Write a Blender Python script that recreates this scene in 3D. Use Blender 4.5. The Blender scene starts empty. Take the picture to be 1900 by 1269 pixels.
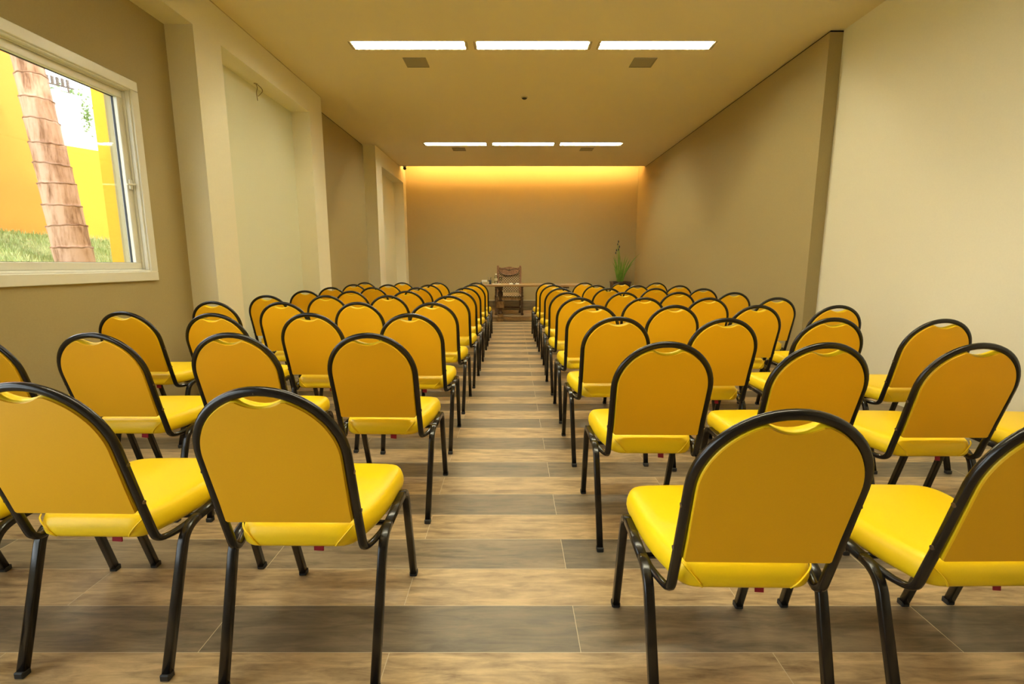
import bpy, math, random
from mathutils import Vector, Matrix
R = math.radians
random.seed(7)
S = bpy.context.scene
COL = S.collection

# ------------------------------------------------------------------ camera
cd = bpy.data.cameras.new('camera'); cam = bpy.data.objects.new('camera', cd); COL.objects.link(cam)
cd.sensor_width = 36; cd.lens = 36*895/1900; cd.clip_start = .05
cam.location = (0, 0, 1.14); cam.rotation_euler = (R(90-9.14), 0, 0)
S.camera = cam
# ------------------------------------------------------------------ world, sun, exposure
w = bpy.data.worlds.new('sky'); S.world = w; w.use_nodes = True
bg = w.node_tree.nodes['Background']
bg.inputs[0].default_value = (.88, .94, 1, 1); bg.inputs[1].default_value = 5.4
sl = bpy.data.lights.new('sun', 'SUN'); sl.energy = 5.0; sl.angle = R(2); sl.color = (1, .93, .82)
so = bpy.data.objects.new('sun', sl); COL.objects.link(so)
so.rotation_euler = Vector((-.50, .22, -.95)).to_track_quat('-Z', 'Y').to_euler()
vs = S.view_settings
S.display_settings.display_device = 'sRGB'
vs.view_transform = 'Standard'; vs.look = 'None'; vs.gamma = 1; vs.exposure = .16; vs.use_curve_mapping = False
LAMP = 135.0          # tube emission
COVE = 240.0           # led strip emission
# sampling aid over the window openings (a portal gives no light of its own)
for yc, zc_, sx, sy in ((2.64, 1.74, 1.36, 2.28), (-.62, 1.24, 2.36, 3.2)):
    pl = bpy.data.lights.new('window_portal', 'AREA'); pl.shape = 'RECTANGLE'; pl.size = sx; pl.size_y = sy
    pl.cycles.is_portal = True
    po = bpy.data.objects.new('window_portal', pl); COL.objects.link(po)
    po.location = (-3.02, yc, zc_); po.rotation_euler = (0, R(-90), 0)

# ------------------------------------------------------------------ materials
def mat(name, col, rough=.6, spec=.5, metal=0, emit=None, es=0, coat=0):
    m = bpy.data.materials.new(name); m.use_nodes = True
    b = m.node_tree.nodes['Principled BSDF']
    b.inputs['Base Color'].default_value = (*col, 1); b.inputs['Roughness'].default_value = rough
    b.inputs['Metallic'].default_value = metal; b.inputs['Specular IOR Level'].default_value = spec
    b.inputs['Coat Weight'].default_value = coat
    if emit: b.inputs['Emission Color'].default_value = (*emit, 1); b.inputs['Emission Strength'].default_value = es
    return m
def N(m, t, **k):
    n = m.node_tree.nodes.new(t)
    for a, v in k.items(): setattr(n, a, v)
    return n
def L(m, a, b): m.node_tree.links.new(a, b)
def bsdf(m): return m.node_tree.nodes['Principled BSDF']
def noisy(m, scale, c2, amt=1.0, bump=0, vec=(1, 1, 1), detail=4, contrast=(.35, .65), dist=.002):
    """mix the base colour with c2 by object-space noise and add a little bump"""
    tc = N(m, 'ShaderNodeTexCoord'); mp = N(m, 'ShaderNodeMapping'); mp.inputs['Scale'].default_value = vec
    L(m, tc.outputs['Object'], mp.inputs['Vector'])
    n = N(m, 'ShaderNodeTexNoise'); n.inputs['Scale'].default_value = scale; n.inputs['Detail'].default_value = detail
    L(m, mp.outputs[0], n.inputs['Vector'])
    mr = N(m, 'ShaderNodeMapRange'); mr.inputs['From Min'].default_value = contrast[0]; mr.inputs['From Max'].default_value = contrast[1]
    mr.inputs['To Max'].default_value = amt
    L(m, n.outputs['Fac'], mr.inputs['Value'])
    mx = N(m, 'ShaderNodeMix', data_type='RGBA'); mx.inputs['A'].default_value = bsdf(m).inputs['Base Color'].default_value
    mx.inputs['B'].default_value = (*c2, 1)
    L(m, mr.outputs[0], mx.inputs['Factor']); L(m, mx.outputs['Result'], bsdf(m).inputs['Base Color'])
    if bump:
        bp = N(m, 'ShaderNodeBump'); bp.inputs['Strength'].default_value = bump; bp.inputs['Distance'].default_value = dist
        L(m, n.outputs['Fac'], bp.inputs['Height']); L(m, bp.outputs[0], bsdf(m).inputs['Normal'])
    return m

M = {}
M['white_wall'] = noisy(mat('cream_wall_paint', (.84, .785, .60), .75, .3), 90, (.81, .755, .575), .6, .08)
M['panel'] = noisy(mat('pale_green_cream', (.76, .75, .56), .75, .3), 90, (.73, .72, .535), .6, .08)  # slightly greener than the cream on the piers
M['brown_wall'] = noisy(mat('taupe_wall_paint', (.40, .32, .152), .75, .3), 90, (.375, .297, .14), .6, .08)
M['ceiling'] = noisy(mat('ceiling_paint', (.80, .71, .49), .85, .2), 60, (.78, .69, .475), .5, .04)
M['gap'] = mat('shadow_gap_black', (.012, .010, .008), .9, .1)  # near-black colour stands in for the shade inside the gap
M['upvc'] = noisy(mat('white_window_frame', (.80, .78, .68), .3, .5), 30, (.77, .75, .66), .5)
M['gasket'] = mat('black_gasket', (.03, .03, .035), .6)
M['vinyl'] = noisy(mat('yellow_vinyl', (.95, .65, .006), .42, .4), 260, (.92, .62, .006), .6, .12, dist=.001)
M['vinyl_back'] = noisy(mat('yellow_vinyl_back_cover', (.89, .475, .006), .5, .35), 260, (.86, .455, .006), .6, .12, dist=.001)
M['frame'] = noisy(mat('black_brown_enamel', (.008, .006, .0045), .24, .45), 120, (.011, .008, .006), .6)
M['cap'] = mat('black_rubber_cap', (.012, .012, .012), .6)
M['bolt'] = mat('brown_bolt_head', (.10, .065, .04), .35, .5, .6)
M['tag'] = mat('red_fabric_tag', (.30, .008, .025), .8)
M['grille'] = noisy(mat('grey_ceiling_grille', (.36, .32, .23), .8, .2), 400, (.30, .27, .19), .7)
M['lamp_housing'] = mat('lamp_reflector', (.75, .75, .70), .25, .5, .8)
M['lamp_trim'] = mat('lamp_trim_paint', (.55, .47, .30), .6)
M['tube'] = mat('fluorescent_tube', (.9, .9, .9), .4, .5, 0, (1, .94, .68), LAMP)
M['led'] = mat('warm_led_strip', (.9, .8, .6), .5, .5, 0, (1, .58, .18), COVE)
M['dark_plastic'] = mat('dark_plastic', (.02, .018, .016), .35)
M['wire'] = mat('wire_insulation', (.20, .14, .06), .6)
M['oak'] = noisy(mat('table_wood', (.42, .25, .09), .38, .4), 6, (.30, .165, .055), .9, .05, (1, 14, 14))
M['dark_wood'] = noisy(mat('turned_dark_wood', (.10, .055, .025), .4, .45), 10, (.055, .028, .012), .9, .1, (6, 6, 1))
M['block_wood'] = noisy(mat('light_block_wood', (.36, .22, .09), .45, .4), 10, (.15, .085, .03), .9, .1, (6, 6, 1))
M['carved'] = noisy(mat('carved_reddish_wood', (.33, .17, .08), .4, .45), 30, (.15, .07, .03), .9, .5, (1, 1, 2), dist=.01)
M['soil'] = noisy(mat('potting_soil', (.05, .03, .02), .95), 40, (.09, .06, .03), .8, .5)
M['pot'] = noisy(mat('dark_brown_planter', (.045, .025, .018), .5, .4), 20, (.06, .035, .025), .8)
M['leaf'] = noisy(mat('green_strap_leaf', (.10, .26, .025), .45, .4), 8, (.20, .34, .04), .9, 0, (1, 1, 1))
M['bud'] = mat('dark_iris_bud', (.03, .035, .05), .6)
M['paper'] = mat('white_paper', (.82, .80, .70), .8)
M['cream_box'] = noisy(mat('cream_card', (.66, .60, .36), .7), 60, (.55, .50, .30), .8, 0, (1, .1, .1))
M['grass'] = noisy(mat('grass_blade', (.26, .36, .10), .6, .3), 3, (.52, .54, .26), .9)
M['earth'] = noisy(mat('grassy_earth', (.16, .22, .06), .95), 12, (.25, .22, .10), .8, .6, dist=.03)
M['orange_wall'] = noisy(mat('orange_render', (.92, .34, .06), .9, .2), 50, (.89, .325, .06), .8, .3, dist=.004)
M['yellow_wall'] = noisy(mat('yellow_render', (.94, .49, .06), .9, .2), 50, (.91, .47, .06), .8, .3, dist=.004)
M['pillar_wall'] = noisy(mat('golden_render', (.88, .45, .04), .9, .2), 50, (.80, .40, .035), .8, .3, dist=.004)
M['outer_white'] = noisy(mat('white_garden_wall', (.86, .86, .84), .9), 30, (.80, .80, .78), .8)
M['outer_leaf'] = noisy(mat('creeper_leaf', (.10, .20, .04), .6), 12, (.20, .30, .08), .8)
M['rosewood'] = mat('pergola_wood', (.10, .07, .05), .7)

# clear glass: transparent with a fresnel gloss
def glass(name, tint=(1, 1, 1), k=1.0):
    m = bpy.data.materials.new(name); m.use_nodes = True; nt = m.node_tree; nt.nodes.clear()
    o = N(m, 'ShaderNodeOutputMaterial'); t = N(m, 'ShaderNodeBsdfTransparent'); t.inputs[0].default_value = (*tint, 1)
    g = N(m, 'ShaderNodeBsdfGlossy'); g.inputs['Roughness'].default_value = .02
    f = N(m, 'ShaderNodeFresnel'); f.inputs['IOR'].default_value = 1.45
    mu = N(m, 'ShaderNodeMath', operation='MULTIPLY'); mu.inputs[1].default_value = k
    x = N(m, 'ShaderNodeMixShader')
    L(m, f.outputs[0], mu.inputs[0]); L(m, mu.outputs[0], x.inputs[0]); L(m, t.outputs[0], x.inputs[1]); L(m, g.outputs[0], x.inputs[2]); L(m, x.outputs[0], o.inputs[0])
    return m
M['glass'] = glass('window_glass', (.97, .985, .975), .35)
M['clear'] = glass('table_glass', (.93, .96, .93), 2.2)

# floor: wood-look porcelain planks .20 x 1.14 in running bond, pale thin grout
def floor_material():
    m = mat('wood_look_plank_tile', (.4, .3, .2), .34, .4); b = bsdf(m)
    tc = N(m, 'ShaderNodeTexCoord'); sp = N(m, 'ShaderNodeSeparateXYZ'); L(m, tc.outputs['Object'], sp.inputs[0])
    def math_(op, a, b_=None, c=None):
        n = N(m, 'ShaderNodeMath', operation=op)
        for i, v in enumerate((a, b_, c)):
            if v is None: continue
            if isinstance(v, (int, float)): n.inputs[i].default_value = v
            else: L(m, v, n.inputs[i])
        return n.outputs[0]
    PW, PL = .200, 1.14
    ry = math_('DIVIDE', math_('SUBTRACT', sp.outputs['Y'], .07), PW)
    row = math_('FLOOR', ry); fy = math_('SUBTRACT', ry, row)
    par = math_('FLOORED_MODULO', row, 2.0)                 # 1 = odd
    # rows with parity 0 have joints at x=.205, the others half a plank off
    rx = math_('DIVIDE', math_('SUBTRACT', math_('SUBTRACT', sp.outputs['X'], .205), math_('MULTIPLY', par, .57)), PL)
    colm = math_('FLOOR', rx); fx = math_('SUBTRACT', rx, colm)
    cv = N(m, 'ShaderNodeCombineXYZ'); L(m, colm, cv.inputs[0]); L(m, row, cv.inputs[1])
    wn = N(m, 'ShaderNodeTexWhiteNoise', noise_dimensions='3D'); L(m, cv.outputs[0], wn.inputs['Vector'])
    # tone of the plank: parity bias + chance
    tone = math_('ADD', math_('MULTIPLY', par, .75), math_('MULTIPLY', wn.outputs['Value'], .25))
    # grain: streaks along X shifted per plank
    off = N(m, 'ShaderNodeVectorMath', operation='ADD'); L(m, tc.outputs['Object'], off.inputs[0])
    sc = N(m, 'ShaderNodeVectorMath', operation='SCALE'); L(m, wn.outputs['Color'], sc.inputs[0]); sc.inputs['Scale'].default_value = 17
    L(m, sc.outputs[0], off.inputs[1])
    mp = N(m, 'ShaderNodeMapping'); mp.inputs['Scale'].default_value = (2.2, 15, 1); L(m, off.outputs[0], mp.inputs[0])
    n1 = N(m, 'ShaderNodeTexNoise'); n1.inputs['Scale'].default_value = 2.2; n1.inputs['Detail'].default_value = 8; n1.inputs['Roughness'].default_value = .62
    n1.inputs['Distortion'].default_value = .7; L(m, mp.outputs[0], n1.inputs['Vector'])
    mp2 = N(m, 'ShaderNodeMapping'); mp2.inputs['Scale'].default_value = (2.4, 6, 1); L(m, off.outputs[0], mp2.inputs[0])
    n2 = N(m, 'ShaderNodeTexNoise'); n2.inputs['Scale'].default_value = 1.8; n2.inputs['Detail'].default_value = 7; n2.inputs['Roughness'].default_value = .65; L(m, mp2.outputs[0], n2.inputs['Vector'])
    light = N(m, 'ShaderNodeValToRGB'); e = light.color_ramp.elements
    e[0].position = .34; e[0].color = (.17, .10, .050, 1); e[1].position = .62; e[1].color = (.65, .46, .245, 1)
    x = light.color_ramp.elements.new(.47); x.color = (.395, .28, .15, 1)
    dark = N(m, 'ShaderNodeValToRGB'); e = dark.color_ramp.elements
    e[0].position = .34; e[0].color = (.075, .060, .040, 1); e[1].position = .64; e[1].color = (.235, .185, .125, 1)
    x = dark.color_ramp.elements.new(.48); x.color = (.145, .115, .078, 1)
    mixn = math_('ADD', math_('MULTIPLY', n1.outputs['Fac'], .6), math_('MULTIPLY', n2.outputs['Fac'], .4))
    L(m, mixn, light.inputs[0]); L(m, mixn, dark.inputs[0])
    tr = N(m, 'ShaderNodeMapRange'); tr.inputs['From Min'].default_value = .06; tr.inputs['From Max'].default_value = .86; L(m, tone, tr.inputs['Value'])
    mx = N(m, 'ShaderNodeMix', data_type='RGBA'); L(m, tr.outputs[0], mx.inputs['Factor']); L(m, dark.outputs[0], mx.inputs['A']); L(m, light.outputs[0], mx.inputs['B'])
    # grout
    ey = math_('MULTIPLY', math_('MINIMUM', fy, math_('SUBTRACT', 1.0, fy)), PW)
    ex = math_('MULTIPLY', math_('MINIMUM', fx, math_('SUBTRACT', 1.0, fx)), PL)
    g = math_('LESS_THAN', math_('MINIMUM', ex, ey), .0011)
    gx = N(m, 'ShaderNodeMix', data_type='RGBA'); L(m, g, gx.inputs['Factor']); L(m, mx.outputs['Result'], gx.inputs['A']); gx.inputs['B'].default_value = (.62, .52, .34, 1)
    L(m, gx.outputs['Result'], b.inputs['Base Color'])
    rr = N(m, 'ShaderNodeMapRange'); rr.inputs['To Min'].default_value = .30; rr.inputs['To Max'].default_value = .46; L(m, n1.outputs['Fac'], rr.inputs['Value']); L(m, rr.outputs[0], b.inputs['Roughness'])
    bp = N(m, 'ShaderNodeBump'); bp.inputs['Strength'].default_value = .25; bp.inputs['Distance'].default_value = .001
    L(m, math_('SUBTRACT', n1.outputs['Fac'], g), bp.inputs['Height']); L(m, bp.outputs[0], b.inputs['Normal'])
    return m
M['floor'] = floor_material()

def trunk_material():
    m = mat('ringed_palm_bark', (.55, .33, .2), .9, .2); b = bsdf(m)
    tc = N(m, 'ShaderNodeTexCoord'); mp = N(m, 'ShaderNodeMapping'); mp.inputs['Scale'].default_value = (9, 9, 1.6); L(m, tc.outputs['Object'], mp.inputs[0])
    n = N(m, 'ShaderNodeTexNoise'); n.inputs['Scale'].default_value = 1.3; n.inputs['Detail'].default_value = 8; n.inputs['Roughness'].default_value = .7; L(m, mp.outputs[0], n.inputs['Vector'])
    r = N(m, 'ShaderNodeValToRGB'); e = r.color_ramp.elements
    e[0].position = .34; e[0].color = (.20, .09, .05, 1); e[1].position = .56; e[1].color = (.70, .44, .31, 1)
    x = r.color_ramp.elements.new(.46); x.color = (.54, .31, .20, 1)
    L(m, n.outputs['Fac'], r.inputs[0]); L(m, r.outputs[0], b.inputs['Base Color'])
    bp = N(m, 'ShaderNodeBump'); bp.inputs['Strength'].default_value = .5; bp.inputs['Distance'].default_value = .01; L(m, n.outputs['Fac'], bp.inputs['Height']); L(m, bp.outputs[0], b.inputs['Normal'])
    return m
M['trunk'] = trunk_material(); M['scar'] = noisy(mat('leaf_scar_ring', (.22, .10, .05), .9), 14, (.50, .30, .20), .8)

def lattice_material():
    """woven leather: diagonal dark straps on tan"""
    m = mat('woven_leather', (.4, .3, .15), .6, .3); b = bsdf(m)
    tc = N(m, 'ShaderNodeTexCoord'); sp = N(m, 'ShaderNodeSeparateXYZ'); L(m, tc.outputs['Object'], sp.inputs[0])
    def mm(op, a, b_=None):
        n = N(m, 'ShaderNodeMath', operation=op)
        for i, v in enumerate((a, b_)):
            if v is None: continue
            if isinstance(v, (int, float)): n.inputs[i].default_value = v
            else: L(m, v, n.inputs[i])
        return n.outputs[0]
    zy = mm('ADD', sp.outputs['Z'], sp.outputs['Y'])
    u = mm('ABSOLUTE', mm('SUBTRACT', mm('FRACT', mm('MULTIPLY', mm('ADD', sp.outputs['X'], zy), 17)), .5))
    v = mm('ABSOLUTE', mm('SUBTRACT', mm('FRACT', mm('MULTIPLY', mm('SUBTRACT', sp.outputs['X'], zy), 17)), .5))
    g = mm('GREATER_THAN', mm('MAXIMUM', u, v), .36)
    mx = N(m, 'ShaderNodeMix', data_type='RGBA'); L(m, g, mx.inputs['Factor'])
    mx.inputs['A'].default_value = (.50, .38, .20, 1); mx.inputs['B'].default_value = (.09, .045, .02, 1)
    L(m, mx.outputs['Result'], b.inputs['Base Color']); return m
M['lattice'] = lattice_material()
M['skirting'] = noisy(mat('dark_plank_skirting', (.17, .13, .075), .45, .4), 5, (.10, .08, .05), .9, 0, (1, 1, 8))

# ------------------------------------------------------------------ mesh helpers
class MB:
    def __init__(s): s.v = []; s.f = []; s.sm = []
    def add(s, vs_, fs, smooth=False):
        o = len(s.v); s.v += [tuple(p) for p in vs_]; s.f += [[i+o for i in f] for f in fs]; s.sm += [smooth]*len(fs); return s
    def box(s, a, b, bev=0):
        x0, y0, z0 = a; x1, y1, z1 = b
        if not bev:
            return s.add([(x, y, z) for z in (z0, z1) for y in (y0, y1) for x in (x0, x1)],
                         [(0, 2, 3, 1), (4, 5, 7, 6), (0, 1, 5, 4), (2, 6, 7, 3), (0, 4, 6, 2), (1, 3, 7, 5)])
        e = bev; pts = []
        for z, i in ((z0, e), (z0+e, 0), (z1-e, 0), (z1, e)):
            pts.append([(x0+e, y0+i, z), (x1-e, y0+i, z), (x1-i, y0+e, z), (x1-i, y1-e, z), (x1-e, y1-i, z), (x0+e, y1-i, z), (x0+i, y1-e, z), (x0+i, y0+e, z)])
        return s.rings(pts, False)
    def rings(s, rr, smooth=True, caps=True, closed=True):
        n = len(rr[0]); vs_ = [p for r in rr for p in r]; fs = []
        for k in range(len(rr)-1):
            for i in range(n if closed else n-1):
                j = (i+1) % n; fs.append((k*n+i, k*n+j, (k+1)*n+j, (k+1)*n+i))
        s.add(vs_, fs, smooth)
        if caps:
            o = len(s.v)-len(vs_)
            s.f.append([o+i for i in range(n)][::-1]); s.f.append([o+(len(rr)-1)*n+i for i in range(n)]); s.sm += [False, False]
        return s
    def tube(s, path, w, h=None, n=8, up=(1, 0, 0), power=2.0, smooth=True, caps=True, taper=None):
        """sweep a (super)ellipse of half sizes w (along 'up' side vector) and h"""
        h = w if h is None else h; P = [Vector(p) for p in path]; up = Vector(up); rr = []
        for i, p in enumerate(P):
            t = (P[min(i+1, len(P)-1)]-P[max(i-1, 0)]).normalized()
            a = (up - t*up.dot(t))
            a = a.normalized() if a.length > 1e-4 else Vector((0, 1, 0)) - t*t.y
            b = t.cross(a).normalized(); k = taper[i] if taper else 1
            ring = []
            for q in range(n):
                an = 2*math.pi*(q+.5)/n; c, d = math.cos(an), math.sin(an)
                c = math.copysign(abs(c)**(2/power), c); d = math.copysign(abs(d)**(2/power), d)
                ring.append(tuple(p + a*(c*w*k) + b*(d*h*k)))
            rr.append(ring)
        return s.rings(rr, smooth, caps)
    def arch_tube(s, path, w, h, nrm, n=10, power=2.6):
        """sweep with the second axis held along nrm (plane normal of a flat bend)"""
        P = [Vector(p) for p in path]; rr = []
        for i, p in enumerate(P):
            t = (P[min(i+1, len(P)-1)]-P[max(i-1, 0)]).normalized()
            b = Vector(nrm) - t*Vector(nrm).dot(t); b.normalize(); a = b.cross(t).normalized(); ring = []
            for q in range(n):
                an = 2*math.pi*(q+.5)/n; c, d = math.cos(an), math.sin(an)
                c = math.copysign(abs(c)**(2/power), c); d = math.copysign(abs(d)**(2/power), d)
                ring.append(tuple(p + a*(c*w) + b*(d*h)))
            rr.append(ring)
        return s.rings(rr, True, True)
    def lathe(s, prof, c=(0, 0, 0), n=20, smooth=True, caps=True):
        return s.rings([[(c[0]+r*math.cos(2*math.pi*i/n), c[1]+r*math.sin(2*math.pi*i/n), c[2]+z) for i in range(n)] for r, z in prof], smooth, caps)
    def mesh(s, name, m):
        me = bpy.data.meshes.new(name); me.from_pydata(s.v, [], s.f)
        me.polygons.foreach_set('use_smooth', s.sm); me.materials.append(m); me.update(); return me
    def obj(s, name, m, parent=None):
        o = bpy.data.objects.new(name, s.mesh(name, m)); COL.objects.link(o)
        if parent: o.parent = parent
        return o
def bez(a, b, c, n=5):
    a, b, c = Vector(a), Vector(b), Vector(c)
    return [tuple(a*(1-t)**2 + b*2*t*(1-t) + c*t*t) for t in [i/n for i in range(n+1)]]
def smooth_path(pts, n=6):
    """Catmull-Rom through pts"""
    P = [Vector(p) for p in pts]; P = [P[0]*2-P[1]] + P + [P[-1]*2-P[-2]]; out = []
    for i in range(1, len(P)-2):
        for k in range(n):
            t = k/n; a, b, c, d = P[i-1:i+3]
            out.append(tuple(.5*((2*b)+(c-a)*t+(2*a-5*b+4*c-d)*t*t+(3*b-a-3*c+d)*t**3)))
    out.append(tuple(P[-2])); return out
def tag(o, label=None, cat=None, group=None, kind=None):
    if label: o['label'] = label
    if cat: o['category'] = cat
    if group: o['group'] = group
    if kind: o['kind'] = kind
    return o
def thing(name, label, cat, loc=(0, 0, 0), rz=0, group=None):
    o = bpy.data.objects.new(name, None); COL.objects.link(o); o.location = loc; o.rotation_euler = (0, 0, rz); o.empty_display_size = .1
    return tag(o, label, cat, group)
def struct(name, mb, m, label=None):
    o = mb.obj(name, m); o['kind'] = 'structure'
    if label: o['label'] = label
    return o
def copy_tree(o, parent=None):
    c = o.copy(); COL.objects.link(c)
    if parent: c.parent = parent
    for ch in [x for x in ALL_CHILDREN.get(o.name, [])]: copy_tree(ch, c)
    return c
ALL_CHILDREN = {}
def index_children():
    ALL_CHILDREN.clear()
    for o in COL.objects:
        if o.parent: ALL_CHILDREN.setdefault(o.parent.name, []).append(o)

# ------------------------------------------------------------------ room shell
ZC = 3.35; YB = 12.08; Y0 = -3.6; XL = -2.79; XP = -2.56; XR = 3.17; XRB = 3.04; YCE = 11.5; ZH = 3.04
struct('floor', MB().box((-3.0, Y0-.2, -.12), (3.4, YB+.2, 0)), M['floor'])
LX = (-1.055, .21, 1.475); LY = (1.25, 5.355, 9.46); HL, HW = .60, .092
cm = MB(); yy = Y0-.2
for y in LY:
    cm.box((-3.0, yy, ZC), (3.4, y-HW, ZC+.06)); xx = -3.0
    for x in LX: cm.box((xx, y-HW, ZC), (x-HL, y+HW, ZC+.06)); xx = x+HL
    cm.box((xx, y-HW, ZC), (3.4, y+HW, ZC+.06)); yy = y+HW
cm.box((-3.0, yy, ZC), (3.4, YCE, ZC+.06))
struct('ceiling', cm, M['ceiling'])
struct('ceiling_cove', MB().box((-3.0, Y0-.2, 3.72), (3.4, YB+.2, 3.8)), M['ceiling'])
struct('wall_back', MB().box((-3.0, YB, 0), (3.4, YB+.2, 3.72)), M['brown_wall'])
struct('wall_behind', MB().box((-3.0, Y0-.2, 0), (3.4, Y0, ZC)), M['brown_wall'])
# left window wall with two openings (the second is behind the viewer)
WZ0, WZ1 = 1.062, 2.418
W1 = (1.50, 3.772); W2 = (-2.2, .95); WB = (.06, 2.418)
lw = MB()
lw.box((XL-.2, W2[1], 0), (XL, 4.30, WZ0)).box((XL-.2, Y0, WZ1), (XL, 4.30, 3.72)).box((XL-.2, W2[0], 0), (XL, W2[1], WB[0]))
for a, b, c in ((Y0, W2[0], 0), (W2[1], W1[0], WZ0), (W1[1], 4.30, WZ0)): lw.box((XL-.2, a, c), (XL, b, WZ1))
struct('wall_left', lw, M['brown_wall'])
struct('wall_left_rear', MB().box((XL-.2, 6.80, 0), (XL, 9.56, ZC-.018)), M['brown_wall'])
struct('gap_shade_1', MB().box((XL-.2, 6.88, ZC-.018), (XL-.012, 9.50, ZC)), M['gap'])  # filler strip in the open gap, its shade put into the colour
# portal frames in cream: piers, header, recessed panel
def portal(name, y0, y1, n0, n1, head_from=None, top=ZC):
    p = MB()
    p.box((XL-.2, y0, 0), (XP, n0, ZH))
    p.box((XL-.2, n1, 0), (XP, y1, ZH))
    p.box((XL-.2, head_from if head_from is not None else y0, ZH), (XP, y1, top))
    struct(name.replace('portal', 'panel'), MB().box((XL-.2, n0, 0), (XL, n1, ZH)), M['panel'])
    return struct(name, p, M['white_wall'])
portal('wall_left_portal', 4.22, 6.89, 4.60, 6.48, None)
struct('wall_left_header', MB().box((XL, Y0, ZH), (XP, 4.22, ZC)), M['white_wall'])
portal('wall_left_portal_rear', 9.48, YB, 9.90, 11.80, None, ZC)
struct('wall_left_cove', MB().box((XL-.2, YCE, ZC), (XP, YB, 3.72)), M['white_wall'])
struct('trim_2', MB().box((XP, Y0, ZC-.006), (XP+.004, 6.89, ZC)).box((XP, 9.48, ZC-.006), (XP+.004, YCE, ZC)), M['lamp_trim'])
# right side
struct('wall_right', MB().box((XR, Y0, 0), (XR+.2, 5.02, 3.72)), M['white_wall'])
struct('wall_right_rear', MB().box((XRB, 5.02, 0), (XR+.2, YB, ZC-.018)).box((XRB, YCE, ZC-.018), (XR+.2, YB, 3.72)), M['brown_wall'])
struct('gap_shade_2', MB().box((XRB+.012, 5.032, ZC-.018), (XR+.2, YCE, ZC)), M['gap'])  # same black filler, painted gap shade along the right wall top
struct('baseboard_back', MB().box((XP, YB-.012, 0), (XRB, YB, .25)), M['skirting'])
struct('trim_4', MB().box((XP, YB-.014, .25), (XRB, YB, .258)), M['white_wall'])

# ------------------------------------------------------------------ windows
def window(name, y0, y1, WZ0, WZ1):
    """opening y0..y1, WZ0..WZ1 in the wall plane XL"""
    e = bpy.data.objects.new(name, None); COL.objects.link(e); e['kind'] = 'structure'; e.location = (XL, y0, WZ0)
    def frame(nm, x0, x1, a0, a1, b0, b1, w_, m, bev=.004):
        q = MB(); dz = b0-WZ0
        def bx(p, r):
            q.box((p[0]-XL, p[1]-y0, p[2]-WZ0), (r[0]-XL, r[1]-y0, r[2]-WZ0), bev)
        bx((x0, a0, b0), (x1, a1, b0+w_)); bx((x0, a0, b1-w_), (x1, a1, b1))
        bx((x0, a0, b0+w_), (x1, a0+w_, b1-w_)); bx((x0, a1-w_, b0+w_), (x1, a1, b1-w_))
        return q.obj(nm, m, e)
    frame('casing', XL-.01, XL+.022, y0-.046, y1+.046, WZ0-.046, WZ1+.046, .070, M['upvc'])
    frame('inner_casing', XL-.02, XL+.010, y0+.0, y1-.0, WZ0+.0, WZ1-.0, .036, M['upvc'])
    frame('outer_frame', XL-.12, XL-.02, y0, y1, WZ0, WZ1, .042, M['upvc'])
    frame('gasket', XL-.085, XL-.045, y0+.036, y1-.036, WZ0+.036, WZ1-.036, .006, M['gasket'], .001)
    sa = frame('sash', XL-.085, XL-.035, y0+.042, y1-.042, WZ0+.042, WZ1-.042, .050, M['upvc'])
    frame('glazing_gasket', XL-.078, XL-.062, y0+.088, y1-.088, WZ0+.088, WZ1-.088, .006, M['gasket'], .001)
    g = MB().box((-.073, .09, .09), (-.067, y1-y0-.09, WZ1-WZ0-.09)); g.obj('pane', M['glass'], e)
    yh = y1-y0-.067; zh = .66
    h = MB().box((-.035, yh-.014, zh-.035), (-.022, yh+.014, zh+.035), .003)
    h.tube([(-.022, yh, zh), (.006, yh, zh), (.012, yh-.01, zh-.002), (.013, yh-.09, zh-.012)], .007, n=8, up=(0, 0, 1))
    h.obj('handle', M['upvc'], sa)
    return e
window('window_1', *W1, WZ0, WZ1)
window('window_2', *W2, *WB)

# ------------------------------------------------------------------ ceiling lights (recessed, two tubes, louvre)
def ceiling_light(x, y, label, group='recessed fluorescent strip lights'):
    # hanging just under the ceiling plane, body .19 x 1.22
    t = thing('ceiling_light', label, 'ceiling light', (x, y, ZC), 0, group)
    h = MB().box((-HL, -HW, .070), (HL, HW, .080))
    for s_ in (-1, 1):
        h.box((-HL, s_*HW-(.004 if s_ > 0 else 0), .001), (HL, s_*HW+(0 if s_ > 0 else .004), .070))
        h.box((s_*HL-(.004 if s_ > 0 else 0), -HW, .001), (s_*HL+(0 if s_ > 0 else .004), HW, .070))
    h.obj('reflector', M['lamp_housing'], t)
    for s_ in (-1, 1): MB().box((s_*(HL-.014)-.012, -HW+.004, .002), (s_*(HL-.014)+.012, HW-.004, .012), .003).obj('end_cap', M['lamp_trim'], t)
    for s_ in (-1, 1):
        MB().tube([(-HL+.03, s_*.045, .030), (HL-.03, s_*.045, .030)], .013, n=10, up=(0, 0, 1)).obj('tube', M['tube'], t)
        for q in (-1, 1): MB().box((q*(HL-.022)-.012, s_*.045-.014, .014), (q*(HL-.022)+.012, s_*.045+.014, .060), .003).obj('lamp_holder', M['paper'], t)
    lv = MB()
    for i in range(19): lv.box((-HL+.045+i*.0617, -HW+.005, .003), (-HL+.0465+i*.0617, HW-.005, .012))
    lv.box((-HL+.02, -.002, .002), (HL-.02, .002, .014))
    lv.obj('louvre', M['lamp_housing'], t)
    return t
nm = ('left', 'middle', 'right')
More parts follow.
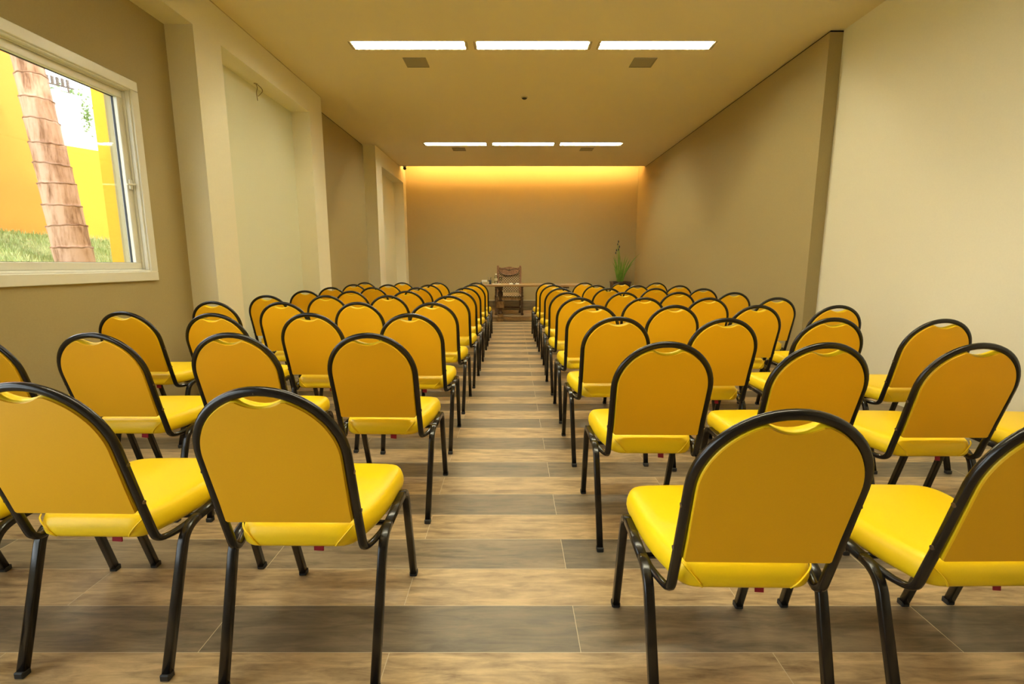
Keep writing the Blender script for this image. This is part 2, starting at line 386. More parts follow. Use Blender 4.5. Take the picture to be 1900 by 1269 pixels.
for y, rown, in ((5.355, 'nearer row above the chairs'), (9.46, 'far row near the end wall')):
    for i, x in enumerate((-1.055, .21, 1.475)):
        ceiling_light(x, y, '%s white fluorescent strip light of the %s' % (nm[i], rown), 'fluorescent strip lights, ' + rown)
for y in (1.25,):
    for i, x in enumerate((-1.055, .21, 1.475)):
        ceiling_light(x, y, 'fluorescent strip light on the ceiling above the nearest chairs', 'fluorescent strip lights above the nearest chairs')

# cove strip
tag(MB().box((XP+.05, YCE-.06, ZC+.062), (XRB-.03, YCE-.02, ZC+.078)).obj('led_strip', M['led']), 'warm glowing strip light hidden above the ceiling edge at the end wall', 'strip light')
# grilles
def grille(x, y, s_, label):
    t = thing('ceiling_speaker', label, 'ceiling speaker', (x, y, ZC), 0, 'square ceiling speakers')
    f = MB(); hw = s_/2
    f.box((-hw, -hw, -.008), (hw, -hw+.014, 0)); f.box((-hw, hw-.014, -.008), (hw, hw, 0)); f.box((-hw, -hw+.014, -.008), (-hw+.014, hw-.014, 0)); f.box((hw-.014, -hw+.014, -.008), (hw, hw-.014, 0))
    f.obj('frame', M['grille'], t)
    g = MB().box((-hw+.014, -hw+.014, -.005), (hw-.014, hw-.014, -.001)); g.obj('grille', M['grille'], t)
grille(-1.06, 5.77, .25, 'grey square ceiling speaker behind the left nearer strip light')
grille(1.45, 5.77, .25, 'grey square ceiling speaker behind the right nearer strip light')
grille(-1.03, 9.85, .25, 'grey square ceiling speaker behind the left far strip light')
grille(1.45, 9.85, .25, 'grey square ceiling speaker behind the right far strip light')
t = thing('ceiling_sensor', 'small round dark sensor in the middle of the ceiling', 'sensor', (.166, 6.9, ZC))
MB().lathe([(.046, 0), (.048, -.004), (.044, -.010), (.036, -.012)], n=24).obj('rim', M['lamp_trim'], t)
MB().lathe([(.036, -.008), (.034, -.016), (.022, -.026), (.006, -.030)], n=24).obj('lens', M['dark_plastic'], t)
t = thing('security_camera', 'tiny security camera at the ceiling edge above the far left pier', 'camera', (-2.44, 11.46, ZC))
MB().lathe([(.040, 0), (.042, -.012), (.030, -.022), (.020, -.024)], n=20).obj('mount', M['lamp_trim'], t)
MB().lathe([(.008, -.022), (.030, -.030), (.038, -.048), (.036, -.066), (.022, -.082), (.004, -.088)], n=20).obj('dome', M['dark_plastic'], t)
t = thing('cable', 'loose electrical wire hanging from the top of the cream niche', 'wire', (-2.725, 5.5, ZH))
MB().lathe([(.02, 0), (.02, -.004), (.012, -.008)], n=14).obj('outlet', M['lamp_trim'], t)
MB().tube(smooth_path([(0, 0, -.002), (.012, .004, -.04), (-.004, .01, -.09), (.003, .008, -.17)]), .0035, n=6).obj('strand', M['wire'], t)
MB().tube(smooth_path([(.004, 0, -.002), (.03, .05, -.03), (.035, .06, -.06), (.02, .035, -.10), (.008, .012, -.125)]), .0035, n=6).obj('strand', M['wire'], t)

# ------------------------------------------------------------------ chair
TA = math.atan(.29); SA, CA = math.sin(TA), math.cos(TA)
def bp_(x, s_, n=0): return (x, -s_*SA+n*CA, .42+s_*CA+n*SA)     # point on the leaning back plane, n = forward
def make_chair():
    t = thing('banquet_chair', 'yellow banquet chair', 'chair')
    RC = .178; SC = .277
    # arch frame
    half = [(.206, .130, .388), (.198, .100, .380), (.186, .062, .376), (.1775, .030, .380), (.1760, .012, .393), (.1755, .004, .410)]
    half = smooth_path(half, 4)
    half += [bp_(.1755+(.0025)*(k/4), .012+(SC-.012)*k/4) for k in range(1, 5)]
    arc = [bp_(RC*math.cos(a), SC+RC*math.sin(a)) for a in [math.pi*i/28 for i in range(1, 28)]]
    path = half + arc + [(-x, y, z) for x, y, z in half[::-1]]
    MB().arch_tube(path, .0116, .0092, (0, CA, SA)).obj('back_frame', M['frame'], t)
    # back panel outline in (x, s)
    out = []; RP = .1675; bot = .068; wb = .1645
    r_ = .006
    out += [(-wb+r_, bot), (wb-r_, bot), (wb, bot+r_)]
    out += [(wb, bot+.07), (RP-.001, SC-.06)]
    nA = 40
    for i in range(nA+1):
        a = math.pi*i/nA; x = RP*math.cos(a); y = SC+RP*math.sin(a)
        u = abs(x)/.056
        if u < 1: y -= .028*(1-u*u)
        out.append((x, y))
    out += [(-RP+.001, SC-.06), (-wb, bot+.07), (-wb, bot+r_)]
    cx, cs = 0, .22
    def ring(inset, n, k=0.0):
        rr = []
        m_ = len(out)
        for i, (x, y) in enumerate(out):
            x0, y0 = out[i-1]; x1, y1 = out[(i+1) % m_]
            tx, ty = x1-x0, y1-y0; l = math.hypot(tx, ty) or 1
            rr.append(bp_((x-ty/l*inset)*(1-k), (y+tx/l*inset)*(1-k)+cs*k, n))
        return rr
    pm = MB()
    rr = [ring(.012, -.0115), ring(.004, -.0105), ring(0, -.008), ring(0, .010), ring(.005, .020), ring(.008, .027, .06), ring(.008, .032, .18), ring(.006, .035, .45)]
    pm.rings(rr, True, False)
    o = 0; n_ = len(out)
    for base, c in ((0, bp_(0, cs, -.0115)), (7*n_, bp_(0, cs, .0365))):
        ci = len(pm.v); pm.v.append(c)
        for i in range(n_):
            j = (i+1) % n_
            pm.f.append((ci, base+j, base+i) if base == 0 else (ci, base+i, base+j)); pm.sm.append(True)
    bk = pm.obj('backrest', M['vinyl'], t)
    # flat rear cover of the panel
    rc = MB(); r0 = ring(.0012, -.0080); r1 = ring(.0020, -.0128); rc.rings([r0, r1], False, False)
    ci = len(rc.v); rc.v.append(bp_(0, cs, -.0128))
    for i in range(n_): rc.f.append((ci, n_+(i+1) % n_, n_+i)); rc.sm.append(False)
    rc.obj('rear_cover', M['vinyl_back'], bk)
    # seat outline
    corners = [(-.150, .002, .045), (.150, .002, .045), (.198, .15, .10), (.207, .415, .075), (0, .428, .5), (-.207, .415, .075), (-.198, .15, .10)]
    P = [Vector((c[0], c[1])) for c in corners]; so_ = []
    m_ = len(P)
    for i in range(m_):
        a, b, c = P[i-1], P[i], P[(i+1) % m_]; r = corners[i][2]
        d0 = min(r, (a-b).length*.45); d1 = min(r, (c-b).length*.45)
        p0 = b+(a-b).normalized()*d0; p1 = b+(c-b).normalized()*d1
        for k in range(6):
            u = k/5; so_.append(p0*(1-u)**2+b*2*u*(1-u)+p1*u*u)
    def sring(inset, z, kk=0.0):
        rr = []
        for i, p in enumerate(so_):
            tg = (so_[(i+1) % len(so_)]-so_[i-1]).normalized(); q = p+Vector((-tg.y, tg.x))*inset
            rr.append((q.x*(1-kk), q.y*(1-kk)+.21*kk, z))
        return rr
    sm = MB(); prof = [(.010, .389, .10), (.010, .3905, 0), (.003, .399, 0), (0, .412, 0), (.001, .430, 0), (.006, .445, 0), (.013, .4545, 0), (.014, .459, .06), (.014, .462, .2), (.014, .4655, .6)]
    sm.rings([sring(*q_) for q_ in prof], True, False)
    ns = len(so_)
    for base, c in ((0, (0, .21, .389)), ((len(prof)-1)*ns, (0, .21, .467))):
        ci = len(sm.v); sm.v.append(c)
        for i in range(ns):
            j = (i+1) % ns; sm.f.append((ci, base+j, base+i) if base == 0 else (ci, base+i, base+j)); sm.sm.append(True)
    st = sm.obj('seat', M['vinyl'], t)
    for s_ in (-1, 1):
        MB().tube(smooth_path([(s_*.150, .020, .452), (s_*.143, .008, .444), (s_*.126, .0015, .425), (s_*.112, .0012, .408), (s_*.102, .008, .394)], 4), .0022, n=6).obj('seam', M['vinyl'], st)
    # legs and rails
    for s_ in (-1, 1):
        x = .211*s_; xf = .2055*s_
        rear = [(xf, -.045, .012)] + bez((x, .060, .340), (x, .077, .386), (x, .132, .389), 7)
        l = MB().tube(rear, .0125, .0112, n=12, power=5).obj('leg', M['frame'], t)
        MB().box((xf-.0135, -.060, 0), (xf+.0135, -.034, .020), .003).obj('foot_cap', M['cap'], l)
        front = [(xf, .450, .012)] + bez((x, .352, .350), (x, .340, .396), (x, .298, .394), 7)
        l = MB().tube(front, .0125, .0112, n=12, power=5).obj('leg', M['frame'], t)
        MB().box((xf-.0135, .439, 0), (xf+.0135, .465, .020), .003).obj('foot_cap', M['cap'], l)
        MB().tube([(x, .132, .389), (x, .298, .394)], .0125, .0112, n=12, power=5).obj('side_rail', M['frame'], t)
        for s2 in (.10, .225):
            p = Vector(bp_(s_*.1855, s2)); MB().tube([p, p+Vector((s_*.004, 0, 0))], .0055, n=10, up=(0, 0, 1)).obj('bolt', M['bolt'], t)
    for y in (.15, .28):
        MB().tube([(-.211, y, .381), (.211, y, .381)], .008, n=8, up=(0, 0, 1)).obj('cross_bar', M['frame'], t)
    MB().add([(.032, .030, .366), (.056, .034, .362), (.056, .038, .392), (.032, .034, .392), (.033, .0325, .366), (.057, .0365, .362), (.057, .0405, .392), (.033, .0365, .392)], [(0, 1, 2, 3), (5, 4, 7, 6), (0, 4, 5, 1), (1, 5, 6, 2), (3, 2, 6, 7), (0, 3, 7, 4)]).obj('fabric_tag', M['tag'], t)
    return t

chair0 = make_chair(); index_children()
LB = [[(-.575, 1.055), (-1.165, 1.10), (-1.70, 1.08)],
 [(-.58, 1.92), (-1.15, 1.93), (-1.71, 1.93), (-2.25, 1.95)],
 [(-.58, 2.71), (-1.16, 2.74), (-1.71, 2.73), (-2.29, 2.82)],
 [(-.58, 3.51), (-1.14, 3.55), (-1.71, 3.56), (-2.26, 3.63)],
 [(-.56, 4.29), (-1.12, 4.34), (-1.68, 4.34), (-2.21, 4.34)],
 [(-.555, 5.03), (-1.11, 5.07), (-1.69, 5.07), (-2.20, 5.13)],
 [(-.56, 5.81), (-1.15, 5.88), (-1.70, 5.90), (-2.20, 5.89)],
 [(-.55, 6.60), (-1.14, 6.62), (-1.72, 6.72), (-2.21, 6.75)],
 [(-.545, 7.40), (-1.15, 7.45), (-1.69, 7.47), (-2.28, 7.52)]]
RB = [[(.548, .885), (1.125, .89), (1.69, .90)],
 [(.56, 1.70), (1.12, 1.68), (1.66, 1.67), (2.24, 1.66)],
 [(.56, 2.53), (1.11, 2.47), (1.68, 2.49), (2.20, 2.43)],
 [(.56, 3.28), (1.11, 3.28), (1.68, 3.28), (2.22, 3.26)],
 [(.56, 4.05), (1.12, 4.05), (1.65, 4.03), (2.23, 4.05)],
 [(.56, 4.82), (1.12, 4.82), (1.68, 4.86), (2.22, 4.82)],
 [(.57, 5.70), (1.13, 5.67), (1.68, 5.66), (2.22, 5.60)],
 [(.56, 6.55), (1.14, 6.55), (1.67, 6.45), (2.22, 6.42)],
 [(.55, 7.36), (1.11, 7.42), (1.67, 7.38), (2.20, 7.38)]]
ORD = ('nearest', 'second', 'third', 'fourth', 'fifth', 'sixth', 'seventh', 'eighth', 'farthest')
first = True
for side, B, sg in (('left', LB, -1), ('right', RB, 1)):
    for ri, row in enumerate(B):
        for ci, (x, yt) in enumerate(row):
            o = chair0 if first else copy_tree(chair0); first = False
            o.location = (x, yt+.13, 0)
            o.rotation_euler = (0, 0, R(random.uniform(-1.6, 1.6)))
            rown = ORD[ri]+' row' if ri in (0, 8) else ORD[ri]+' row back'
            pos = ('beside the aisle', 'second from the aisle', 'third from the aisle', 'fourth from the aisle, nearest the wall')[ci]
            o['label'] = 'yellow black-framed chair %s of aisle, %s, %s' % (side, rown, pos)
            o['category'] = 'chair'; o['group'] = 'yellow banquet chairs %s of the aisle' % side

# ------------------------------------------------------------------ head table
t = thing('trestle_table', 'long wooden table on turned baluster legs at the far end of aisle', 'table', (.42, 9.98, 0))
MB().box((-1.17, -.38, .702), (1.17, .38, .742), .006).obj('table_top', M['oak'], t)
for s_ in (-1, 1):
    x = s_*.66
    l = MB().box((x-.06, -.30, .665), (x+.06, .30, .702), .005)
    l.lathe([(.030, .39), (.040, .40), (.030, .43), (.034, .46), (.052, .50), (.056, .54), (.052, .575), (.030, .60), (.046, .62), (.050, .645), (.042, .665)], (x, 0, 0), 18)
    l.lathe([(.050, .12), (.055, .15), (.038, .17), (.036, .20), (.058, .23), (.062, .25)], (x, 0, 0), 18)
    lg = l.obj('leg', M['dark_wood'], t)
    MB().box((x-.078, -.078, .25), (x+.078, .078, .39), .010).obj('carved_block', M['block_wood'], lg)
    MB().box((x-.065, -.30, 0), (x+.065, .30, .06), .010).box((x-.055, -.12, .06), (x+.055, .12, .12), .008).obj('foot', M['block_wood'], lg)
# things on it
ZT = .742
t = thing('napkin_box', 'small cream card box at the left end of the wooden table', 'box', (-.53, 9.80, ZT))
MB().box((-.055, -.03, 0), (.065, .03, .052), .003).obj('body', M['cream_box'], t)
r_ = MB()
for i in range(5): r_.box((-.045+i*.022, -.034, .004), (-.040+i*.022, -.028, .048))
r_.obj('rib', M['block_wood'], t)
t = thing('paper_stack', 'white paper pad standing behind the cream box on the table', 'paper', (-.56, 9.90, ZT))
MB().box((-.055, -.018, 0), (.05, .018, .085), .002).obj('pad', M['paper'], t)
MB().box((-.057, -.02, 0), (.052, -.018, .02)).obj('cover', M['cream_box'], t)
t = thing('pen_cup', 'small black cup of pens beside the cream box', 'pen holder', (-.452, 9.90, ZT))
MB().lathe([(.030, 0), (.032, .01), (.032, .085), (.027, .085), (.027, .02)], n=18, caps=False).lathe([(.030, 0), (.028, .015)], n=18).obj('cup', M['dark_plastic'], t)
for k, (dx, dy, hh) in enumerate(((-.03, .004, .15), (.004, .006, .13), (.026, -.004, .145))):
    MB().tube([(dx*.4, dy, .02), (dx, dy, hh)], .0045, n=8).obj('pen', M['dark_plastic'], t)
tag(MB().lathe([(.012, 0), (.024, .008), (.026, .022), (.018, .038), (.004, .043)], (-.625, 9.86, ZT), 16).obj('small_black_ball', M['dark_plastic']), 'tiny black rounded object at the extreme left table edge', 'small object')
tag(MB().lathe([(.085, 0), (.09, .004), (.085, .009)], (-.31, 9.88, ZT), 28).obj('coaster', M['paper']), 'white round tray under the clear water bottle', 'tray')
t = thing('water_bottle', 'clear plastic water bottle on the white tray', 'bottle', (-.325, 9.88, ZT+.009))
MB().lathe([(.028, 0), (.031, .006), (.031, .05), (.029, .06), (.031, .07), (.031, .115), (.027, .14), (.014, .170), (.0125, .182)], n=20).obj('body', M['clear'], t)
MB().lathe([(.0145, .180), (.015, .184), (.015, .200), (.012, .203)], n=16).obj('cap', M['paper'], t)
MB().lathe([(.0316, .062), (.0322, .066), (.0322, .108), (.0316, .112)], n=20, caps=False).obj('paper_label', M['cream_box'], t)
t = thing('wine_glass', 'stemmed clear glass right of the water bottle', 'glass', (-.232, 9.86, ZT))
MB().lathe([(.030, 0), (.030, .002), (.006, .006), (.0035, .02), (.0035, .062), (.010, .070), (.026, .088), (.031, .110), (.029, .145), (.0275, .145), (.029, .110), (.024, .090), (.004, .072)], n=20).obj('glass_body', M['clear'], t)
MB().lathe([(.032, 0), (.033, .0015), (.030, .0025)], n=20).obj('foot_rim', M['paper'], t)
for i, (x, y) in enumerate(((-.02, 9.85), (.108, 9.85))):
    q = MB().box((-.035, -.04, 0), (.035, .04, .012), .003)
    q.add([(-.03, -.035, .012), (.03, -.035, .012), (.03, .035, .012), (-.03, .035, .012), (-.03, 0, .026), (.03, 0, .026)], [(0, 1, 5, 4), (2, 3, 4, 5), (1, 2, 5), (3, 0, 4)])
    o = q.obj('folded_napkin', M['paper']); o.location = (x, y, ZT)
    tag(o, 'folded white napkin on the table, %s of the pair before the carved armchair' % ('left' if i == 0 else 'right'), 'napkin', 'white napkins on the table')
o = MB().box((-.02, -.03, 0), (.02, .03, .014), .004).obj('black_block', M['dark_plastic']); o.location = (.045, 9.86, ZT)
o.name = 'black_block'; tag(o, 'small dark block between the two white napkins', 'small object')

# ------------------------------------------------------------------ carved armchair (faces the audience: -Y)
t = thing('carved_armchair', 'carved reddish wood armchair with diamond-woven leather back behind the table', 'armchair', (-.066, 11.22, 0))
HWC = .295
def post(x, y, z0, z1, m, nm_, parent):
    pr = [(.030, z0), (.033, z0+.03), (.022, z0+.06)]
    k = int((z1-z0)/.12)
    for i in range(k):
        zz = z0+.08+i*(z1-z0-.14)/max(k, 1)
        pr += [(.020, zz), (.028, zz+.03), (.019, zz+.06)]
    pr += [(.027, z1-.04), (.030, z1-.015), (.018, z1)]
    return MB().lathe(pr, (x, y, 0), 12).obj(nm_, m, parent)
for s_ in (-1, 1):
    post(s_*HWC, -.30, 0, .40, M['dark_wood'], 'leg', t)
    post(s_*.255, .26, 0, .42, M['dark_wood'], 'leg', t)
    MB().box((s_*.262-.026, .235, .42), (s_*.262+.026, .285, 1.075), .006).lathe([(.018, 1.075), (.030, 1.09), (.022, 1.105), (.006, 1.118)], (s_*.262, .26, 0), 12).obj('back_post', M['carved'], t)
    post(s_*HWC, -.28, .40, .665, M['dark_wood'], 'arm_support', t)
    arm = smooth_path([(s_*HWC, -.36, .668), (s_*HWC, -.30, .692), (s_*HWC, -.10, .690), (s_*HWC*.99, .12, .70), (s_*.262, .25, .72)])
    MB().tube(arm, .030, .020, n=10, power=3).obj('armrest', M['carved'], t)
    MB().box((s_*.262-.016, -.28, .13), (s_*.262+.016, .26, .17), .004).obj('stretcher', M['dark_wood'], t)
    MB().box((s_*.262-.022, -.28, .345), (s_*.262+.022, .26, .41), .004).obj('seat_rail', M['carved'], t)
MB().box((-.25, -.315, .340), (.25, -.275, .412), .005).obj('seat_rail', M['block_wood'], t)
MB().box((-.25, .245, .345), (.25, .275, .41), .004).obj('seat_rail', M['carved'], t)
MB().box((-.25, .0, .13), (.25, .03, .17), .004).obj('stretcher', M['dark_wood'], t)
q = MB(); rr = []
for z, i in ((.405, 0), (.425, -.012), (.450, -.008), (.470, .02), (.482, .07)): rr.append([(-.262+i, -.315+i, z), (0, -.322+i, z), (.262-i, -.315+i, z), (.262-i, .0, z), (.24-i, .235-i, z), (-.24+i, .235-i, z), (-.262+i, 0, z)])
q.rings(rr, True).obj('seat', M['lattice'], t)
nl = MB()
for i in range(14): nl.lathe([(.0085, 0), (.006, .006), (.001, .008)], (0, 0, 0), 6)
nl = MB()
for i in range(14):
    x = -.235+i*.0362; nl.box((x-.007, -.334, .418), (x+.007, -.322, .432), .002)
nl.obj('nail_trim', M['dark_wood'], t)
# back panel with crest rail and belly
MB().box((-.238, .245, .50), (.238, .268, .98), .003).obj('backrest', M['lattice'], t)
cr = MB(); n_ = 24; fr = []; bk_ = []
for i in range(n_+1):
    u = -1+2*i/n_; x = .238*u
    lo = 1.005-.125*math.sqrt(max(0, 1-u*u)); hi = 1.075+.014*math.exp(-(u/.25)**2)*0+.012*math.cos(u*math.pi*1.5)
    fr.append((x, lo, hi))
for k in range(n_):
    (x0, a0, b0), (x1, a1, b1) = fr[k], fr[k+1]; yf, yb = .218, .272
    cr.add([(x0, yf, a0), (x1, yf, a1), (x1, yf, b1), (x0, yf, b0), (x0, yb, a0), (x1, yb, a1), (x1, yb, b1), (x0, yb, b0)],
           [(0, 1, 2, 3), (5, 4, 7, 6), (3, 2, 6, 7), (1, 0, 4, 5)] + ([(0, 3, 7, 4)] if k == 0 else []) + ([(1, 5, 6, 2)] if k == n_-1 else []))
crest = cr.obj('crest_rail', M['carved'], t)
mo = MB()
mo.tube([(-.238+.476*i/20, .214, 1.005-.118*math.sqrt(max(0, 1-(-1+i/10)**2))) for i in range(21)], .009, n=8, up=(0, 1, 0))
mo.tube([(-.236, .214, 1.035), (-.08, .214, 1.035), (-.05, .212, 1.01), (0, .212, .995), (.05, .212, 1.01), (.08, .214, 1.035), (.236, .214, 1.035)], .007, n=8, up=(0, 1, 0))
mo.obj('carving', M['dark_wood'], crest)
fa = MB()
for k in range(-3, 4):
    a = k*.38; fa.tube([(0, .212, 1.008), (.045*math.sin(a), .208, 1.008+.032*math.cos(a))], .006, n=6, up=(0, 1, 0))
fa.obj('carved_shell', M['block_wood'], crest)

# ------------------------------------------------------------------ potted plant in the corner
t = thing('potted_plant', 'dark square planter with tall green strap leaves in the far right corner', 'plant', (2.59, 11.62, 0))
q = MB(); rr = []
for hw, z in ((.165, 0), (.17, .02), (.205, .70), (.215, .705), (.215, .738), (.195, .738), (.19, .70)):
    rr.append([(-hw, -hw, z), (hw, -hw, z), (hw, hw, z), (-hw, hw, z)])
pot = q.rings(rr, False).obj('planter', M['pot'], t)
MB().box((-.188, -.188, .70), (.188, .188, .716)).obj('soil', M['soil'], pot)
def strap(bx_, by, tx, ty, tz, wd, bend=.0):
    p0 = Vector((bx_, by, .71)); p2 = Vector((tx, ty, tz)); p1 = (p0+p2)/2+Vector((-(tx-bx_)*.22, -(ty-by)*.2, .10+bend))
    pts = bez(p0, p1, p2, 9); rr = []
    for i, p in enumerate(pts):
        u = i/9; wv = wd*(.55+1.0*u*(1-u)*2)*(1-u**5); c = Vector(p); s_ = Vector((1, random.uniform(-.05, .05), 0)).normalized()
        rr.append([tuple(c-s_*wv), tuple(c+Vector((0, .004, 0))), tuple(c+s_*wv), tuple(c+Vector((0, -.003, 0)))])
    return rr
leaf_specs = [(.04, .0, .30, -.05, 1.18, .014), (.05, .02, .24, .02, 1.28, .013), (-.05, -.01, -.22, -.04, 1.20, .012), (.02, .02, .13, .05, 1.36, .012), (-.06, -.02, -.185, -.03, 1.38, .010), (-.05, .0, -.195, .02, 1.33, .013), (-.03, .02, -.10, .02, 1.60, .012), (0, 0, -.055, .0, 1.50, .012),
 (.01, -.02, .0, -.04, 1.22, .012), (.0, .03, .045, .03, 1.20, .011), (.02, 0, .175, .0, 1.33, .013), (.03, -.01, .42, -.14, 1.40, .015), (.04, .01, .20, .04, 1.10, .014),
 (-.02, -.03, -.04, -.10, 1.12, .013), (.01, -.04, .07, -.08, 1.08, .013), (-.04, -.02, -.10, -.05, 1.15, .012), (.03, .03, .12, .06, 1.18, .012), (-.01, .0, .03, .0, 1.30, .010),
 (-.07, .01, -.16, .03, 1.05, .012), (.05, -.02, .15, -.06, .98, .012), (-.02, .04, -.06, .10, 1.25, .011), (.0, -.05, -.01, -.12, .98, .012)]
for sp_ in leaf_specs: MB().rings(strap(*sp_), True).obj('leaf', M['leaf'], t)
for bx_, tx, tz in ((-.03, -.085, 1.70), (-.01, -.06, 1.58), (-.04, -.125, 1.50)):
    pth = smooth_path([(bx_, .0, .71), ((bx_+tx)/2-.01, .0, (.71+tz)/2), (tx, 0, tz)]); s_ = MB().tube(pth, .0045, n=6).obj('stalk', M['leaf'], t)
    MB().lathe([(.003, -.03), (.014, -.015), (.016, 0), (.008, .02), (.002, .035)], (tx+.01, 0, tz-.03), 10).lathe([(.003, -.03), (.012, -.015), (.013, 0), (.006, .02), (.001, .03)], (tx-.008, 0, tz-.09), 10).obj('bud', M['bud'], s_)

# ------------------------------------------------------------------ outside the window
def berm(x, y):
    u = max(0, min(1, (-x-3.2)/3.8))
    return .82 + .62*u + .20*max(0, min(1, (y-4.5)/4))*u + .03*math.sin(x*2.3+y*1.7) + .02*math.sin(y*4.1-x)
NX, NY = 40, 90
gv = []; gf = []
for i in range(NX+1):
    for j in range(NY+1):
        x = -3.0-9*i/NX; y = -6+20*j/NY; gv.append((x, y, berm(x, y)))
for i in range(NX):
    for j in range(NY):
        a = i*(NY+1)+j; gf.append((a, a+1, a+NY+2, a+NY+1))
gm = MB(); gm.add(gv, gf, True); o = gm.obj('ground', M['earth']); o['kind'] = 'structure'
gb = MB(); rnd = random.Random(3)
bl_v = []; bl_f = []
for k in range(26000):
    x = -3.4-3.7*rnd.random(); y = 2.6+6.6*rnd.random()
    if x > -4.1 and y > 4.6: continue
    if x < -6.95 or (x+7)*-.877+(y-7.6)*.48 > -.06: continue
    if math.hypot(x+4.93, y-5.55) < .21: continue
    z = berm(x, y)-.01; hh = rnd.uniform(.035, .10); a = rnd.random()*6.283; wv = rnd.uniform(.004, .008); lx, ly = rnd.uniform(-.04, .04), rnd.uniform(-.04, .04)
    dx, dy = math.cos(a)*wv, math.sin(a)*wv; b0 = len(bl_v)
    bl_v += [(x-dx, y-dy, z), (x+dx, y+dy, z), (x+dx*.6+lx*.4, y+dy*.6+ly*.4, z+hh*.6), (x-dx*.6+lx*.4, y-dy*.6+ly*.4, z+hh*.6), (x+lx, y+ly, z+hh)]
    bl_f += [(b0, b0+1, b0+2, b0+3), (b0+3, b0+2, b0+4)]
gb.add(bl_v, bl_f)
tag(gb.obj('grass', M['grass']), 'short sunlit green grass on the bank outside the window', 'grass', kind='stuff')
# garden walls
tag(MB().box((-7.3, 4.6, .2), (-7.0, 7.6, 5.2)).obj('garden_wall', M['orange_wall']), 'tall orange rendered wall left of the palm trunk outside the window', 'wall')
gw = MB(); d = Vector((.48, .877, 0)); nrm = Vector((-.877, .48, 0)); A = Vector((-7.0, 7.6, 0)); B_ = A+d*4.5
gw.add([(A+nrm*q).to_tuple()[:2]+(z,) for z in (.2, 2.95) for q in (0,)] + [], [])
gw = MB(); pts = [A, B_, B_+nrm*.22, A+nrm*.22]
gw.rings([[(p.x, p.y, .2) for p in pts], [(p.x, p.y, 2.95) for p in pts]], False)
tag(gw.obj('garden_wall', M['yellow_wall']), 'low bright yellow rendered wall right of the palm trunk outside', 'wall')
tag(MB().box((-3.92, 4.80, .2), (-2.99, 5.05, 5.0)).obj('pillar', M['pillar_wall']), 'golden yellow rendered pillar just outside the window right edge', 'pillar')
A2 = A+nrm*4.0-d*3.0; B2 = A2+d*12; pts = [A2, B2, B2+nrm*.3, A2+nrm*.3]
ww = MB().rings([[(p.x, p.y, .2) for p in pts], [(p.x, p.y, 4.80) for p in pts]], False).obj('boundary_wall', M['outer_white'])
tag(ww, 'bright white wall beyond the yellow garden wall', 'wall')
def leaf_cloud(name, c, r, n, sz, label, cat, seed):
    rn = random.Random(seed); q = MB(); v = []; f = []
    for k in range(n):
        p = Vector((rn.gauss(0, 1)*r[0], rn.gauss(0, 1)*r[1], rn.gauss(0, 1)*r[2]))*.5+Vector(c)
        a = Vector((rn.uniform(-1, 1), rn.uniform(-1, 1), rn.uniform(-1, 1))).normalized(); b = a.orthogonal().normalized(); s1 = sz*rn.uniform(.6, 1.3)
        b0 = len(v); v += [tuple(p-a*s1), tuple(p+b*s1*.45), tuple(p+a*s1), tuple(p-b*s1*.45)]; f.append((b0, b0+1, b0+2, b0+3))
    q.add(v, f); return tag(q.obj(name, M['outer_leaf']), label, cat)
def ray(px, py, s_):
    return s_
def on_white(k, z, off=-.2):   # k metres along the white wall
    p = A2+d*k+nrm*off; return (p.x, p.y, z)
leaf_cloud('creeper', on_white(5.07, 4.36), (.09, .04, .34), 130, .035, 'long green creeper hanging on the white outside wall', 'creeper', 1)
leaf_cloud('creeper', on_white(5.30, 4.52), (.10, .05, .15), 60, .035, 'small green creeper at the upper right of the white wall', 'creeper', 2)
leaf_cloud('creeper', on_white(5.30, 4.14), (.07, .05, .11), 35, .03, 'smallest green creeper low on the white outside wall', 'creeper', 3)
leaf_cloud('bush', on_white(5.35, 5.02, 1.4), (.55, .3, .22), 260, .05, 'pale green bush showing above the white outside wall', 'bush', 4)
t = thing('pergola', 'dark slatted pergola roof edge beyond the white wall', 'pergola', on_white(4.75, 0, .8))
pg = MB()
for i in range(7):
    p = d*(-.1+i*.09); pg.box((p.x-.012, p.y-.03, 5.14), (p.x+.012, p.y+.03, 5.30))
pg.obj('slat', M['rosewood'], t)
p0 = d*-.3; p1 = d*.55
MB().tube([(p0.x, p0.y, 5.13), (p1.x, p1.y, 5.13)], .02, n=4, up=(0, 0, 1)).obj('beam', M['rosewood'], t)
for p in (p0*.8, p1*.8): MB().tube([(p.x, p.y, .9), (p.x, p.y, 5.12)], .02, n=6).obj('post', M['rosewood'], t)

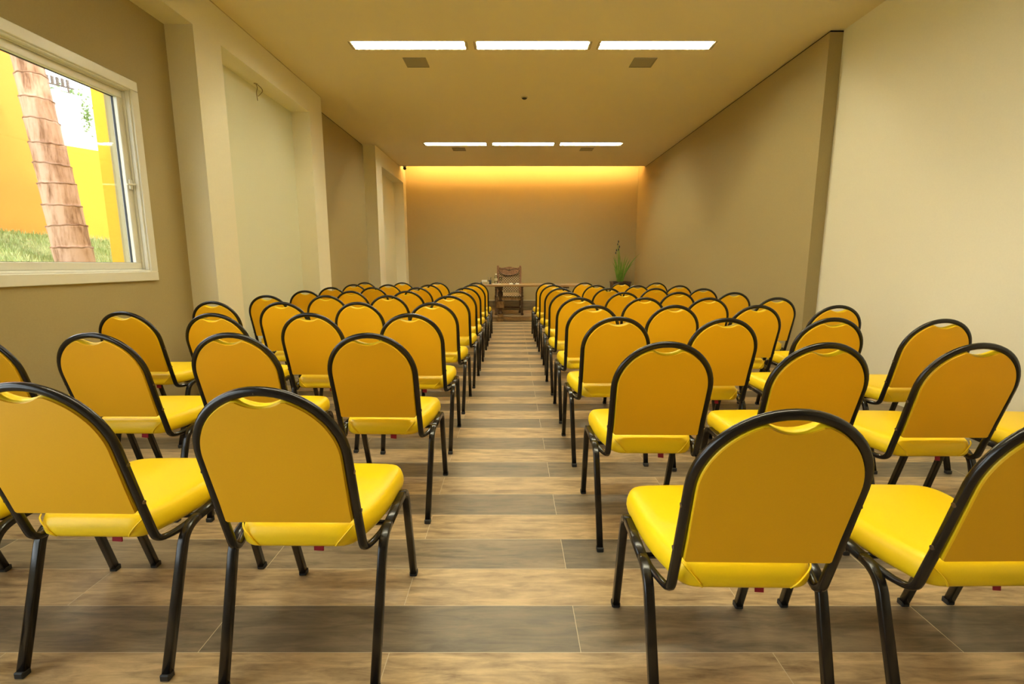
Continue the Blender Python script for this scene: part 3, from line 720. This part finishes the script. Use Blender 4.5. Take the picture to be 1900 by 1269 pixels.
# palm trunk: ringed, slightly leaning
t = thing('palm_tree', 'thick ringed brown palm trunk leaning on the grass outside the window', 'palm tree', (-4.93, 5.55, .95))
pr = []; n_ = 30; rg = random.Random(5)
q = MB(); rr = []; scars = MB()
H_ = 4.2; zc = -.3; seg = 0
while zc < H_:
    sh = rg.uniform(.20, .235)
    for u, k in ((0, .96), (.12, .99), (.5, 1.0), (.9, 1.035), (1.0, 1.06)):
        z = zc+sh*u; rad = (.184-.025*z)*k
        ox = -.10*z; oy = 0
        tilt = .04*math.sin(seg*1.7)
        rr.append([(ox+rad*math.cos(a)*(1+.02*math.sin(3*a+seg)), oy+rad*math.sin(a), z+tilt*math.cos(a+seg)*.4) for a in [2*math.pi*i/n_ for i in range(n_)]])
    top = zc+sh; ra = (.184-.025*top)*1.075
    scars.rings([[(-.10*top+ra*kk*math.cos(a), ra*kk*math.sin(a), top+dz+.04*math.sin(seg*1.7)*math.cos(a+seg)*.4+.004*math.sin(9*a+seg)) for a in [2*math.pi*i/n_ for i in range(n_)]] for kk, dz in ((.93, -.012), (1.0, -.006), (1.01, .004), (.93, .010))], True, False)
    zc += sh; seg += 1
tr = q.rings(rr, True).obj('trunk', M['trunk'], t)
scars.obj('ring_scar', M['scar'], tr)
fr_ = MB()
for k in range(12):
    a = k*.5236+.2; L_ = 1.5; pts = [Vector((-.24+math.cos(a)*u*L_, math.sin(a)*u*L_, H_+.1+.9*u-1.3*u*u)) for u in [i/8 for i in range(9)]]
    for i in range(8):
        p, p2 = pts[i], pts[i+1]; sd = Vector((-math.sin(a), math.cos(a), 0)); wv = .45*math.sin(math.pi*(i+.6)/9)
        for sgn in (-1, 1):
            for h2 in (0, .5):
                c0 = p.lerp(p2, h2); c1 = p.lerp(p2, h2+.3); tip = c1+sd*sgn*wv+Vector((0, 0, -.15)); fr_.add([c0, c1, tip], [(0, 1, 2)])
    fr_.tube([tuple(p) for p in pts], .018, n=5, up=(0, 0, 1))
fr_.obj('frond', M['outer_leaf'], t)
